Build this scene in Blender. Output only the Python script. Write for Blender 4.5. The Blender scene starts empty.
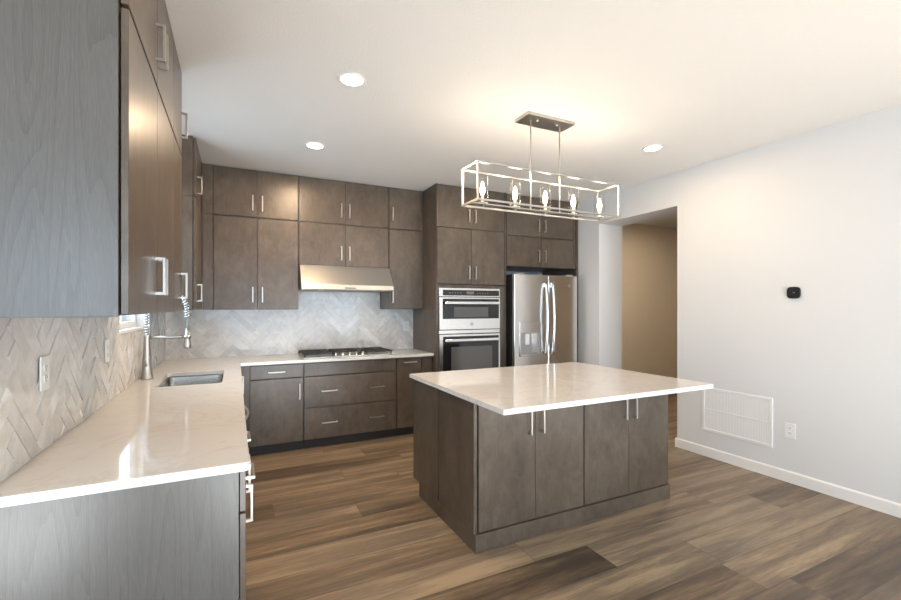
import bpy, bmesh, math, random
from mathutils import Vector, Matrix
random.seed(7)
S = bpy.context.scene
COL = S.collection

# ------------------------------------------------------------------ camera, world, lights, exposure
CAM_H = 1.441
cd = bpy.data.cameras.new('camera'); cam = bpy.data.objects.new('camera', cd); COL.objects.link(cam)
cam.location = (0, 0, CAM_H); cam.rotation_euler = (math.radians(90), 0, math.radians(-26.16))
cd.sensor_fit = 'HORIZONTAL'; cd.sensor_width = 36.0; cd.lens = 437.5 * 36 / 901
cd.shift_y = 7.0 / 901; cd.clip_start = 0.05
S.camera = cam
S.view_settings.view_transform = 'Standard'; S.view_settings.look = 'None'
S.view_settings.gamma = 1.0; S.view_settings.use_curve_mapping = False
S.view_settings.exposure = -0.08

W = bpy.data.worlds.new('world'); S.world = W; W.use_nodes = True
bg = W.node_tree.nodes['Background']; bg.inputs[0].default_value = (0.86, 0.93, 1.0, 1); bg.inputs[1].default_value = 2.2

def area(name, loc, rot, sx, sy, power, color, shape='RECTANGLE', spread=180):
    l = bpy.data.lights.new(name, 'AREA'); l.shape = shape; l.size = sx
    if shape == 'RECTANGLE': l.size_y = sy
    l.energy = power; l.color = color; l.spread = math.radians(spread)
    o = bpy.data.objects.new(name, l); o.location = loc; o.rotation_euler = [math.radians(a) for a in rot]
    COL.objects.link(o); return o
DAY = (0.58, 0.79, 1.0)
WARM = (1.0, 0.80, 0.58)
area('daylight_rear', (1.6, -3.95, 1.2), (90, 0, 0), 4.2, 2.1, 120, DAY)
area('daylight_rear_window', (-1.95, -3.97, 1.6), (90, 0, 0), 1.05, 1.35, 80, DAY)
area('daylight_side', (-4.15, -1.2, 1.35), (90, 0, -90), 3.4, 2.0, 45, DAY)
area('daylight_sink_window', (-0.72, 3.69, 1.82), (90, 0, -90), 0.70, 0.95, 14, DAY)
sl = bpy.data.lights.new('sun', 'SUN'); sl.energy = 98.0; sl.angle = math.radians(0.6); sl.color = (0.90, 0.96, 1.0)
so_ = bpy.data.objects.new('sun', sl); so_.rotation_euler = (math.radians(62), 0, math.radians(-8)); so_.location = (1.5, -7, 5); COL.objects.link(so_)
area('hall_fill', (5.6, 4.0, 2.80), (0, 0, 0), 0.3, 0.3, 26, WARM)  # added fill to brighten the hall, no fixture behind it

# ------------------------------------------------------------------ mesh helpers
class MB:
    def __init__(s): s.bm = bmesh.new()
    def box(s, x0, x1, y0, y1, z0, z1, bev=0.0, seg=1):
        x0, x1 = sorted((x0, x1)); y0, y1 = sorted((y0, y1)); z0, z1 = sorted((z0, z1))
        v = [s.bm.verts.new((x, y, z)) for z in (z0, z1) for y in (y0, y1) for x in (x0, x1)]
        f = [s.bm.faces.new([v[i] for i in q]) for q in
             ((0, 2, 3, 1), (4, 5, 7, 6), (0, 1, 5, 4), (2, 6, 7, 3), (0, 4, 6, 2), (1, 3, 7, 5))]
        if bev > 0:
            es = list({e for q in f for e in q.edges})
            bmesh.ops.bevel(s.bm, geom=es, offset=bev, segments=seg, affect='EDGES', profile=0.5)
        return s
    def prism(s, pts, mapf, c0, c1):
        a = [s.bm.verts.new(mapf(p, q, c0)) for p, q in pts]; b = [s.bm.verts.new(mapf(p, q, c1)) for p, q in pts]
        n = len(pts); s.bm.faces.new(a[::-1]); s.bm.faces.new(b)
        for i in range(n): s.bm.faces.new((a[i], a[(i+1) % n], b[(i+1) % n], b[i]))
        return s
    def lathe(s, prof, c, axis='z', n=24, smooth=True, cap=True):
        cx, cy, cz = c; rings = []
        def pt(r, h, t):
            a, b = r*math.cos(t), r*math.sin(t)
            return {'z': (cx+a, cy+b, cz+h), 'y': (cx+a, cy+h, cz+b), 'x': (cx+h, cy+a, cz+b)}[axis]
        for r, h in prof:
            rings.append([s.bm.verts.new(pt(max(r, 1e-5), h, 2*math.pi*i/n)) for i in range(n)])
        for A, B in zip(rings, rings[1:]):
            for i in range(n):
                f = s.bm.faces.new((A[i], A[(i+1) % n], B[(i+1) % n], B[i])); f.smooth = smooth
        if cap:
            s.bm.faces.new(rings[0][::-1]); s.bm.faces.new(rings[-1])
        return s
    def tube(s, path, r, n=10, square=False):
        pts = [Vector(p) for p in path]; rings = []
        up = None
        for i, p in enumerate(pts):
            t = (pts[min(i+1, len(pts)-1)] - pts[max(i-1, 0)]).normalized()
            if up is None: up = t.orthogonal().normalized()
            up = (up - t*up.dot(t)).normalized(); w = t.cross(up)
            rr = r[i] if isinstance(r, (list, tuple)) else r
            rings.append([s.bm.verts.new(p + up*rr*math.cos(2*math.pi*k/n) + w*rr*math.sin(2*math.pi*k/n)) for k in range(n)])
        for A, B in zip(rings, rings[1:]):
            for k in range(n):
                f = s.bm.faces.new((A[k], A[(k+1) % n], B[(k+1) % n], B[k])); f.smooth = True
        s.bm.faces.new(rings[0][::-1]); s.bm.faces.new(rings[-1])
        return s

def rootloc(o):
    while o.parent: o = o.parent
    return Vector(o.location)
def obj(name, mb, mat, parent=None):
    bm = mb.bm if isinstance(mb, MB) else mb
    bmesh.ops.recalc_face_normals(bm, faces=bm.faces)
    if parent is not None: off = rootloc(parent)
    else:
        xs = [v.co for v in bm.verts]
        off = Vector(((min(v.x for v in xs)+max(v.x for v in xs))/2, (min(v.y for v in xs)+max(v.y for v in xs))/2, min(v.z for v in xs)))
    for v in bm.verts: v.co -= off
    me = bpy.data.meshes.new(name); bm.to_mesh(me); bm.free()
    o = bpy.data.objects.new(name, me); COL.objects.link(o)
    if parent is not None: o.parent = parent
    else: o.location = off
    for m in (mat if isinstance(mat, (list, tuple)) else [mat]): me.materials.append(m)
    return o
def tag(o, label, cat, group=None):
    o['label'] = label; o['category'] = cat
    if group: o['group'] = group
    return o
def thing(name, label, cat, loc, group=None):
    o = bpy.data.objects.new(name, None); o.location = loc; o.empty_display_size = 0.1; COL.objects.link(o)
    return tag(o, label, cat, group)
def struct(name, mb, mat, parent=None):
    o = obj(name, mb, mat, parent)
    if parent is None: o['kind'] = 'structure'
    return o
def flat_with_holes(outer, holes, z0, z1, bev=0.002):
    """slab from a 2-D outline with holes, returned as a bmesh"""
    cu = bpy.data.curves.new('tmp', 'CURVE'); cu.dimensions = '2D'; cu.fill_mode = 'BOTH'
    cu.extrude = (z1-z0)/2 - bev; cu.bevel_depth = bev; cu.bevel_resolution = 1; cu.offset = -bev
    for loop in [outer]+holes:
        sp = cu.splines.new('POLY'); sp.points.add(len(loop)-1); sp.use_cyclic_u = True
        for p, q in zip(sp.points, loop): p.co = (q[0], q[1], 0, 1)
    t = bpy.data.objects.new('tmp', cu); COL.objects.link(t)
    dg = bpy.context.evaluated_depsgraph_get(); me = bpy.data.meshes.new_from_object(t.evaluated_get(dg))
    bm = bmesh.new(); bm.from_mesh(me)
    for v in bm.verts: v.co.z += (z0+z1)/2
    bmesh.ops.remove_doubles(bm, verts=bm.verts, dist=1e-5)
    for f in bm.faces: f.smooth = False; f.material_index = 0
    bpy.data.objects.remove(t); bpy.data.curves.remove(cu); bpy.data.meshes.remove(me)
    return bm
def rrect(x0, x1, y0, y1, r, n=6):
    out = []
    for cx, cy, a in ((x1-r, y1-r, 0), (x0+r, y1-r, 90), (x0+r, y0+r, 180), (x1-r, y0+r, 270)):
        for i in range(n+1):
            t = math.radians(a+90*i/n); out.append((cx+r*math.cos(t), cy+r*math.sin(t)))
    return out

# ------------------------------------------------------------------ materials
def mat(name, color=(0.8, 0.8, 0.8), rough=0.5, metal=0.0, spec=0.5):
    m = bpy.data.materials.new(name); m.use_nodes = True
    b = m.node_tree.nodes['Principled BSDF']
    b.inputs['Base Color'].default_value = (*color, 1); b.inputs['Roughness'].default_value = rough
    b.inputs['Metallic'].default_value = metal; b.inputs['Specular IOR Level'].default_value = spec
    return m
class NT:
    def __init__(s, m): s.t = m.node_tree; s.b = s.t.nodes['Principled BSDF']
    def n(s, typ, props=None, **inp):
        k = s.t.nodes.new(typ)
        for a, v in (props or {}).items(): setattr(k, a, v)
        for a, v in inp.items(): s.put(k, a, v)
        return k
    def put(s, k, a, v):
        i = k.inputs[int(a[1:])] if a[0] == '_' else k.inputs[a]
        if isinstance(v, bpy.types.NodeSocket): s.t.links.new(v, i)
        else: i.default_value = v
    def math(s, op, a, b=0.0):
        return s.n('ShaderNodeMath', {'operation': op}, _0=a, _1=b).outputs[0]
    def mix(s, fac, a, b, mode='MIX'):
        k = s.n('ShaderNodeMix', {'data_type': 'RGBA', 'blend_type': mode})
        s.put(k, '_0', fac); s.put(k, '_6', a); s.put(k, '_7', b); return k.outputs[2]
    def ramp(s, fac, stops):
        k = s.n('ShaderNodeValToRGB'); e = k.color_ramp.elements
        while len(e) < len(stops): e.new(0.5)
        for el, (p, c) in zip(e, stops): el.position = p; el.color = (*c, 1) if len(c) == 3 else c
        s.t.links.new(fac, k.inputs[0]); return k.outputs[0]
    def noise(s, vec, scale, detail=3, rough=0.5, dist=0.0):
        return s.n('ShaderNodeTexNoise', None, Vector=vec, Scale=scale, Detail=detail, Roughness=rough, Distortion=dist).outputs[0]
    def mapping(s, vec, scale=(1, 1, 1), rot=(0, 0, 0)):
        return s.n('ShaderNodeMapping', None, Vector=vec, Scale=scale, Rotation=rot).outputs[0]
    def coord(s): return s.n('ShaderNodeTexCoord').outputs['Object']
    def randcoord(s):
        c = s.coord(); r = s.n('ShaderNodeObjectInfo').outputs['Random']
        o = s.math('MULTIPLY', r, 37.0)
        return s.n('ShaderNodeVectorMath', {'operation': 'ADD'}, _0=c, _1=o).outputs[0], r
    def bump(s, h, strength, dist=0.002):
        k = s.n('ShaderNodeBump', None, Height=h, Strength=strength, Distance=dist); s.put(s.b, 'Normal', k.outputs[0])
    def set(s, **k):
        for a, v in k.items(): s.put(s.b, a.replace('_', ' '), v)

def wood_mat(name, dark, mid, light, rough=0.36, grain=1.0):
    m = mat(name, mid, rough); t = NT(m); v, r = t.randcoord()
    fine = t.noise(t.mapping(v, (110, 110, 5.0)), 1.0, 3, 0.6)
    broad = t.noise(t.mapping(v, (3.2, 3.2, 1.8)), 1.5, 4, 0.6, 0.8)
    mott = t.noise(t.mapping(v, (1, 1, 0.7)), 16.0, 4, 0.62, 0.6)
    f = t.math('ADD', t.math('MULTIPLY', fine, 0.16*grain), t.math('ADD', t.math('MULTIPLY', broad, 0.50), t.math('MULTIPLY', mott, 0.36)))
    f = t.math('ADD', f, t.math('MULTIPLY', t.math('SUBTRACT', r, 0.5), 0.05))
    t.set(Base_Color=t.ramp(f, [(0.36, dark), (0.51, mid), (0.68, light)]))
    t.set(Roughness=t.math('ADD', t.math('MULTIPLY', fine, 0.08), rough-0.04))
    t.bump(fine, 0.08, 0.001)
    return m
M = {}
M['wood'] = wood_mat('stained_maple', (0.059, 0.044, 0.032), (0.091, 0.069, 0.051), (0.130, 0.101, 0.077), 0.30)
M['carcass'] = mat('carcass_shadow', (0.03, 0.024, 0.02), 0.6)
def veneer():
    m = mat('grey_oak_veneer', (0.3, 0.3, 0.3), 0.32); t = NT(m); v, r = t.randcoord()
    d = t.noise(t.mapping(v, (7.0, 7.0, 0.50)), 1.0, 2, 0.5, 0.3)
    ringv = t.math('FRACT', t.math('MULTIPLY', d, 13.0))
    fine = t.noise(t.mapping(v, (420, 420, 22)), 1.0, 3, 0.6)
    lines = t.math('MULTIPLY', t.math('POWER', ringv, 3.0), 0.16)
    f = t.math('SUBTRACT', t.math('ADD', t.math('MULTIPLY', fine, 0.55), 0.32), lines)
    t.set(Base_Color=t.ramp(f, [(0.20, (0.058, 0.054, 0.050)), (0.6, (0.098, 0.092, 0.086)), (0.9, (0.14, 0.133, 0.126))]))
    t.bump(f, 0.12, 0.001)
    return m
M['veneer'] = veneer()
def brushed(name, color, rough, sc=(4, 4, 400), amt=0.12):
    m = mat(name, color, rough, 1.0); t = NT(m); v = t.coord()
    h = t.noise(t.mapping(v, sc), 1.0, 2, 0.5)
    t.set(Roughness=t.math('ADD', t.math('MULTIPLY', h, amt), rough-amt/2)); 
    return m
M['steel'] = brushed('brushed_stainless', (0.76, 0.75, 0.74), 0.20, (4, 4, 400), 0.05)
M['steel_h'] = brushed('brushed_stainless_hood', (0.60, 0.58, 0.55), 0.34, (4, 60, 60), 0.06)
M['sink'] = brushed('sink_stainless', (0.30, 0.30, 0.285), 0.25, (60, 60, 60))
M['nickel'] = brushed('satin_nickel', (0.55, 0.525, 0.49), 0.34, (80, 80, 80))
M['chrome'] = mat('chrome', (0.80, 0.80, 0.80), 0.12, 1.0)
M['black'] = mat('black_plastic', (0.008, 0.008, 0.009), 0.45, 0, 0.25)
M['iron'] = mat('cast_iron', (0.018, 0.017, 0.016), 0.55)
M['glass_black'] = mat('black_oven_glass', (0.012, 0.012, 0.013), 0.06, 0, 0.6)
M['oven_window'] = mat('oven_window_glass', (0.10, 0.10, 0.10), 0.10, 0, 0.6)
M['display'] = mat('display', (0.16, 0.13, 0.12), 0.2)
M['white_plastic'] = mat('white_plastic', (0.80, 0.80, 0.79), 0.35)
M['slot'] = mat('dark_slot', (0.05, 0.05, 0.05), 0.6)
M['light_grey'] = mat('light_grey_plastic', (0.50, 0.51, 0.53), 0.3)
M['fridge_side'] = mat('fridge_side_paint', (0.012, 0.012, 0.013), 0.45)
M['grey_plastic'] = mat('grey_plastic', (0.30, 0.30, 0.31), 0.35)
M['trim'] = mat('white_trim_paint', (0.80, 0.79, 0.77), 0.35)
M['logo'] = mat('logo_grey', (0.22, 0.22, 0.23), 0.4)
def paint(name, col, rough=0.55, sc=90, st=0.10, dist=0.002):
    m = mat(name, col, rough); t = NT(m); v = t.coord()
    h = t.noise(v, sc, 4, 0.6); t.bump(h, st, dist); return m
M['wall'] = paint('wall_paint', (0.68, 0.685, 0.69), 0.5, 120)
M['hall'] = paint('hall_wall_paint', (0.64, 0.57, 0.47), 0.55, 120)
M['ceiling'] = paint('ceiling_orange_peel', (0.79, 0.775, 0.755), 0.7, 75, 0.55, 0.006)
def quartz():
    m = mat('quartz', (0.72, 0.68, 0.63), 0.06); t = NT(m); v = t.coord()
    n1 = t.noise(v, 2.2, 5, 0.62, 1.4); vein = t.math('ABSOLUTE', t.math('SUBTRACT', n1, 0.5))
    veins = t.ramp(vein, [(0.0, (1, 1, 1)), (0.025, (0, 0, 0))])
    fleck = t.noise(v, 110, 2, 0.6); fl = t.ramp(fleck, [(0.30, (1, 1, 1)), (0.40, (0, 0, 0))])
    cloud = t.noise(v, 3.0, 4, 0.6)
    base = t.mix(cloud, (0.62, 0.602, 0.585, 1), (0.72, 0.707, 0.692, 1))
    base = t.mix(t.math('MULTIPLY', veins, 0.28), base, (0.52, 0.45, 0.38, 1))
    base = t.mix(t.math('MULTIPLY', fl, 0.14), base, (0.50, 0.45, 0.40, 1))
    t.set(Base_Color=base); return m
M['quartz'] = quartz()
def tile_mat():
    m = mat('glazed_tile', (0.6, 0.57, 0.53), 0.09); t = NT(m)
    a = t.n('ShaderNodeAttribute', {'attribute_name': 'tint'}).outputs['Color']
    sep = t.n('ShaderNodeSeparateColor', None, Color=a)
    v = t.coord()
    off = t.math('MULTIPLY', sep.outputs[0], 60.0)
    vv = t.n('ShaderNodeVectorMath', {'operation': 'ADD'}, _0=v, _1=off).outputs[0]
    n = t.noise(vv, 9.0, 4, 0.6, 0.9)
    base = t.ramp(n, [(0.30, (0.60, 0.565, 0.525)), (0.50, (0.74, 0.715, 0.685)), (0.70, (0.85, 0.84, 0.82))])
    base = t.mix(t.math('MULTIPLY', sep.outputs[1], 0.62), base, (0.52, 0.50, 0.475, 1))
    t.set(Base_Color=base); t.bump(t.noise(vv, 14.0, 2, 0.5), 0.10, 0.004); return m
M['tile'] = tile_mat()
M['grout'] = mat('grout', (0.78, 0.76, 0.73), 0.5)
def floor_mat():
    m = mat('vinyl_plank', (0.3, 0.2, 0.12), 0.36); t = NT(m); v = t.coord()
    s = t.n('ShaderNodeSeparateXYZ', None, Vector=v)
    PW, PL = 0.24, 1.62
    yr = t.math('DIVIDE', t.math('ADD', s.outputs[1], 0.61-2.49+0.24*40), PW); row = t.math('FLOOR', yr)
    ro = t.n('ShaderNodeTexWhiteNoise', {'noise_dimensions': '1D'}, W=row).outputs[0]
    xr = t.math('ADD', t.math('DIVIDE', s.outputs[0], PL), ro); colm = t.math('FLOOR', xr)
    idv = t.n('ShaderNodeCombineXYZ', None, X=colm, Y=row, Z=3.7).outputs[0]
    rnd = t.n('ShaderNodeTexWhiteNoise', {'noise_dimensions': '3D'}, Vector=idv)
    tone = rnd.outputs[0]
    off = t.n('ShaderNodeVectorMath', {'operation': 'SCALE'}, _0=rnd.outputs[1]); off.inputs['Scale'].default_value = 40.0
    vv = t.n('ShaderNodeVectorMath', {'operation': 'ADD'}, _0=v, _1=off.outputs[0]).outputs[0]
    g1 = t.noise(t.mapping(vv, (0.75, 9.5, 1)), 1.0, 4, 0.6, 0.5)
    g2 = t.noise(t.mapping(vv, (6.0, 140.0, 1)), 1.0, 3, 0.6)
    g3 = t.noise(t.mapping(vv, (5.0, 38.0, 1)), 1.0, 5, 0.7, 0.8)
    f = t.math('ADD', t.math('ADD', t.math('MULTIPLY', g1, 0.62), t.math('MULTIPLY', g2, 0.16)), t.math('MULTIPLY', g3, 0.22))
    f = t.math('ADD', f, t.math('MULTIPLY', t.math('SUBTRACT', tone, 0.5), 0.15))
    c = t.ramp(f, [(0.35, (0.062, 0.042, 0.028)), (0.44, (0.125, 0.085, 0.053)), (0.53, (0.235, 0.162, 0.095)), (0.63, (0.45, 0.325, 0.19))])
    grey = t.math('MULTIPLY', rnd.outputs[0], 0.50)
    c = t.mix(grey, c, (0.20, 0.168, 0.138, 1))
    # plank joints
    fy = t.math('FRACT', yr); fx = t.math('FRACT', xr)
    ey = t.math('MINIMUM', fy, t.math('SUBTRACT', 1.0, fy)); ex = t.math('MINIMUM', fx, t.math('SUBTRACT', 1.0, fx))
    j = t.math('MAXIMUM', t.math('LESS_THAN', ey, 0.009), t.math('LESS_THAN', ex, 0.0013))
    c = t.mix(t.math('MULTIPLY', j, 0.55), c, (0.05, 0.035, 0.025, 1))
    t.set(Base_Color=c, Roughness=t.math('ADD', 0.34, t.math('MULTIPLY', g2, 0.16)))
    t.bump(t.math('SUBTRACT', g2, t.math('MULTIPLY', j, 0.8)), 0.12, 0.002)
    return m
M['floor'] = floor_mat()
def emit(name, col, st):
    m = mat(name, col, 0.4); b = m.node_tree.nodes['Principled BSDF']
    b.inputs['Emission Color'].default_value = (*col, 1); b.inputs['Emission Strength'].default_value = st; return m
M['lamp_lens'] = emit('lamp_lens', (1.0, 0.90, 0.76), 9.0)
M['bulb'] = emit('bulb_glow', (1.0, 0.82, 0.56), 45.0)
def thin_glass(name, tint=(1, 1, 1), refl=0.9):
    m = bpy.data.materials.new(name); m.use_nodes = True; t = m.node_tree; t.nodes.clear()
    o = t.nodes.new('ShaderNodeOutputMaterial'); mx = t.nodes.new('ShaderNodeMixShader')
    tr = t.nodes.new('ShaderNodeBsdfTransparent'); tr.inputs[0].default_value = (*tint, 1)
    gl = t.nodes.new('ShaderNodeBsdfGlossy'); gl.inputs['Roughness'].default_value = 0.03
    fr = t.nodes.new('ShaderNodeLayerWeight'); fr.inputs[0].default_value = 0.5
    pw = t.nodes.new('ShaderNodeMath'); pw.operation = 'POWER'; pw.inputs[1].default_value = 4.0
    mu = t.nodes.new('ShaderNodeMath'); mu.operation = 'MULTIPLY_ADD'; mu.inputs[1].default_value = 0.5; mu.inputs[2].default_value = 0.04
    t.links.new(fr.outputs['Facing'], pw.inputs[0]); t.links.new(pw.outputs[0], mu.inputs[0]); t.links.new(mu.outputs[0], mx.inputs[0]); t.links.new(tr.outputs[0], mx.inputs[1]); t.links.new(gl.outputs[0], mx.inputs[2])
    t.links.new(mx.outputs[0], o.inputs[0]); return m
M['shade_glass'] = thin_glass('shade_glass', (0.97, 0.97, 0.96))
M['pane'] = thin_glass('window_pane', (0.96, 0.98, 0.98))

# ------------------------------------------------------------------ room shell
XL, YB, XR, ZC = -0.641, 5.20, 4.09, 2.835
YN = 1.60                                     # near end of the kitchen's left wall
struct('floor', MB().box(-4.3, 7.7, -4.1, 5.32, -0.08, 0), M['floor'])
struct('ceiling', MB().box(-4.3, 7.7, -4.1, 5.32, ZC, ZC+0.1), M['ceiling'])
WY0, WY1, WZ0, WZ1 = 3.26, 4.10, 1.29, 2.36     # window over the sink
w = MB()
w.box(XL-0.14, XL, YN, WY0, 0, ZC); w.box(XL-0.14, XL, WY1, YB, 0, ZC)
w.box(XL-0.14, XL, WY0, WY1, 0, WZ0); w.box(XL-0.14, XL, WY0, WY1, WZ1, ZC)
struct('wall_left', w, M['wall'])
struct('wall_dining', MB().box(-4.3, XL-0.14, YN, YN+0.14, 0, ZC), M['wall'])
struct('wall_back', MB().box(XL-0.14, XR, YB, YB+0.12, 0, ZC), M['wall'])
OP0, OP1, OPZ, RT = 3.02, 4.103, 2.485, 0.40     # opening in the right wall
w = MB()
w.box(XR, XR+RT, -4.0, OP0, 0, ZC); w.box(XR, XR+RT, OP1, YB, 0, ZC); w.box(XR, XR+RT, OP0, OP1, OPZ, ZC)
struct('wall_right', w, M['wall'])
struct('wall_hall', MB().box(XR+RT, 7.6, YB, YB+0.12, 0, ZC).box(7.6, 7.7, 2.0, YB+.12, 0, ZC).box(XR+RT, 7.7, 1.9, 2.0, 0, ZC), M['hall'])
# unseen part of the room behind the camera, open to daylight
w = MB(); w.box(-4.3, -2.5, -4.1, -4.0, 0, ZC); w.box(-1.4, -0.6, -4.1, -4.0, 0, ZC); w.box(-2.5, -1.4, -4.1, -4.0, 0, 0.9); w.box(-2.5, -1.4, -4.1, -4.0, 2.3, ZC); w.box(3.8, XR, -4.1, -4.0, 0, ZC); w.box(-0.6, 3.8, -4.1, -4.0, 2.3, ZC)
struct('wall_rear', w, M['wall'])
w = MB(); w.box(-4.3, -4.2, -4.0, -2.9, 0, ZC); w.box(-4.3, -4.2, 0.5, YN, 0, ZC); w.box(-4.3, -4.2, -2.9, 0.5, 0, 0.35); w.box(-4.3, -4.2, -2.9, 0.5, 2.35, ZC)
struct('wall_dining_side', w, M['wall'])
# baseboards
def base_prof(mb, a0, a1, mapf):
    mb.prism([(0, 0), (0.016, 0), (0.016, 0.082), (0.008, 0.092), (0, 0.092)], mapf, a0, a1)
b = MB(); base_prof(b, -4.0, OP0+0.016, lambda p, q, c: (XR-p, c, q)); b.box(XR, XR+RT, OP0, OP0+0.016, 0, 0.085)
struct('baseboard_right', b, M['trim'])
b = MB(); base_prof(b, OP1, 4.48, lambda p, q, c: (XR-p, c, q)); b.box(XR, XR+RT, OP1-0.016, OP1, 0, 0.085)
struct('baseboard_fridge_side', b, M['trim'])
b = MB(); base_prof(b, XR+RT, 7.6, lambda p, q, c: (c, YB-p, q)); struct('baseboard_hall', b, M['trim'])
# window over the sink
fr = MB(); f0, f1 = XL-0.10, XL-0.05; fw = 0.045
for q in ((WY0, WY0+fw, WZ0, WZ1), (WY1-fw, WY1, WZ0, WZ1), (WY0+fw, WY1-fw, WZ0, WZ0+fw), (WY0+fw, WY1-fw, WZ1-fw, WZ1)):
    fr.box(f0, f1, *q, 0.004)
win = obj('window_1', fr, M['trim']); win['kind'] = 'structure'
obj('window_pane', MB().box(XL-0.078, XL-0.074, WY0+fw, WY1-fw, WZ0+fw, WZ1-fw), M['pane'], win)
s = MB().box(XL-0.05, XL+0.012, WY0-0.0, WY1+0.0, WZ0-0.018, WZ0+0.002, 0.003)
struct('window_sill', s, M['trim'], win)

# ------------------------------------------------------------------ cabinets
def mapper(face, f0):
    if face == '-y': return lambda a, b, c: (a, f0-b, c)
    if face == '+y': return lambda a, b, c: (a, f0+b, c)
    if face == '+x': return lambda a, b, c: (f0+b, a, c)
def fbox(mb, F, a0, a1, b0, b1, c0, c1, bev=0.0, seg=1):
    p, q = F(a0, b0, c0), F(a1, b1, c1); mb.box(p[0], q[0], p[1], q[1], p[2], q[2], bev, seg)
def pull(F, a, c, L, vert, parent, t=0.011, out=0.034):
    m = MB(); h = L/2
    if vert:
        fbox(m, F, a-t/2, a+t/2, out-t, out, c-h, c+h, 0.0015)
        for s_ in (-1, 1): fbox(m, F, a-t/2, a+t/2, 0.0, out-t, c+s_*(h-t/2)-t/2, c+s_*(h-t/2)+t/2)
    else:
        fbox(m, F, a-h, a+h, out-t, out, c-t/2, c+t/2, 0.0015)
        for s_ in (-1, 1): fbox(m, F, a+s_*(h-t/2)-t/2, a+s_*(h-t/2)+t/2, 0.0, out-t, c-t/2, c+t/2)
    return obj('handle', m, M['nickel'], parent)
def cabinet(name, label, face, f0, a0, a1, z0, z1, depth, fronts, group=None, toe=False, wood=None, extra=None, reveal=0.0):
    """fronts: (kind, a0, a1, z0, z1, [(a, z, vertical, length), ...]); the front plane is f0, depth runs back from it"""
    wd = wood or M['wood']; F = mapper(face, f0)
    r = thing(name, label, 'cabinet', F((a0+a1)/2, -depth/2, 0 if toe else z0), group)
    m = MB(); T = 0.018
    # carcass of sides, top, bottom, back; a dark sheet behind the fronts paints the shade in their gaps
    fbox(m, F, a0, a0+T, -depth, -0.024, z0, z1); fbox(m, F, a1-T, a1, -depth, -0.024, z0, z1)
    fbox(m, F, a0+T, a1-T, -depth, -0.024, z0, z0+T); fbox(m, F, a0+T, a1-T, -depth, -0.024, z1-T, z1)
    fbox(m, F, a0+T, a1-T, -depth, -depth+0.008, z0+T, z1-T)
    obj('body', m, wd, r)
    m = MB(); fbox(m, F, a0+T, a1-T, -0.045, -0.028, z0+T, z1-T); obj('gap_shade', m, M['carcass'], r)
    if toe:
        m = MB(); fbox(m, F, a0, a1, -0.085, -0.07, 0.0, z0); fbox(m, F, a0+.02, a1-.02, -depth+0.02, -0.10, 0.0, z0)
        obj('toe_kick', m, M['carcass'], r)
    for kind, p0, p1, q0, q1, hs in fronts:
        m = MB(); fbox(m, F, p0, p1, -0.020, 0.0, q0, q1, 0.0018)
        d = obj(kind, m, wd, r)
        for a, c, v, L in hs: pull(F, a, c, L, v, d)
    for nm, e, mt in (extra or []):
        m = MB(); fbox(m, F, *e, 0.001); obj(nm, m, mt or wd, r)
    return r
G = 0.0035
def pair(a0, a1, z0, z1, hz, L=0.155, off=0.045, mid=None):
    c = (a0+a1)/2 if mid is None else mid
    return [('door', a0+G, c-0.0015, z0+G, z1-G, [(c-off, hz, True, L)]), ('door', c+0.0015, a1-G, z0+G, z1-G, [(c+off, hz, True, L)])]

ZU, ZS, ZT = 1.415, 2.348, ZC-0.002
# ---- back wall uppers
FU = 4.852; DU = YB-FU-0.002
cabinet('wall_cabinet', 'tall two-door wall cabinet on the back wall, left of the range hood', '-y', FU, -0.197, 0.597, ZU, ZS-0.002, DU,
        pair(-0.197, 0.597, ZU, ZS-0.002, 1.565), extra=[('filler', (-0.289, -0.197, -0.04, -0.012, ZU, ZS-0.002), None)])
cabinet('wall_cabinet', 'short two-door wall cabinet against the ceiling, above the tall pair left of the hood', '-y', FU, -0.197, 0.597, ZS, ZT, DU,
        pair(-0.197, 0.597, ZS, ZT-0.006, 2.49), extra=[('filler', (-0.289, -0.197, -0.04, -0.012, ZS, ZT), None)])
cabinet('wall_cabinet', 'short two-door wall cabinet directly above the stainless range hood', '-y', FU, 0.60, 1.587, 1.888, ZS-0.002, DU,
        pair(0.60, 1.587, 1.888, ZS-0.002, 2.03, mid=1.087))
cabinet('wall_cabinet', 'short two-door wall cabinet against the ceiling, second row above the range hood', '-y', FU, 0.60, 1.587, ZS, ZT, DU,
        pair(0.60, 1.587, ZS, ZT-0.006, 2.50, mid=1.087))
cabinet('wall_cabinet', 'narrow single-door wall cabinet right of the range hood', '-y', FU, 1.59, 1.985, ZU, ZS-0.002, DU,
        [('door', 1.594, 1.981, ZU+G, ZS-0.006, [(1.632, 1.565, True, .155)])], extra=[('filler', (1.985, 2.024, -0.04, -0.016, ZU, ZS-0.002), None)])
cabinet('wall_cabinet', 'small single-door wall cabinet against the ceiling, above the narrow one right of the hood', '-y', FU, 1.59, 1.985, ZS, ZT, DU,
        [('door', 1.594, 1.981, ZS+G, ZT-0.009, [(1.632, 2.52, True, .155)])], extra=[('filler', (1.985, 2.024, -0.04, -0.016, ZS, ZT), None)])
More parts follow.
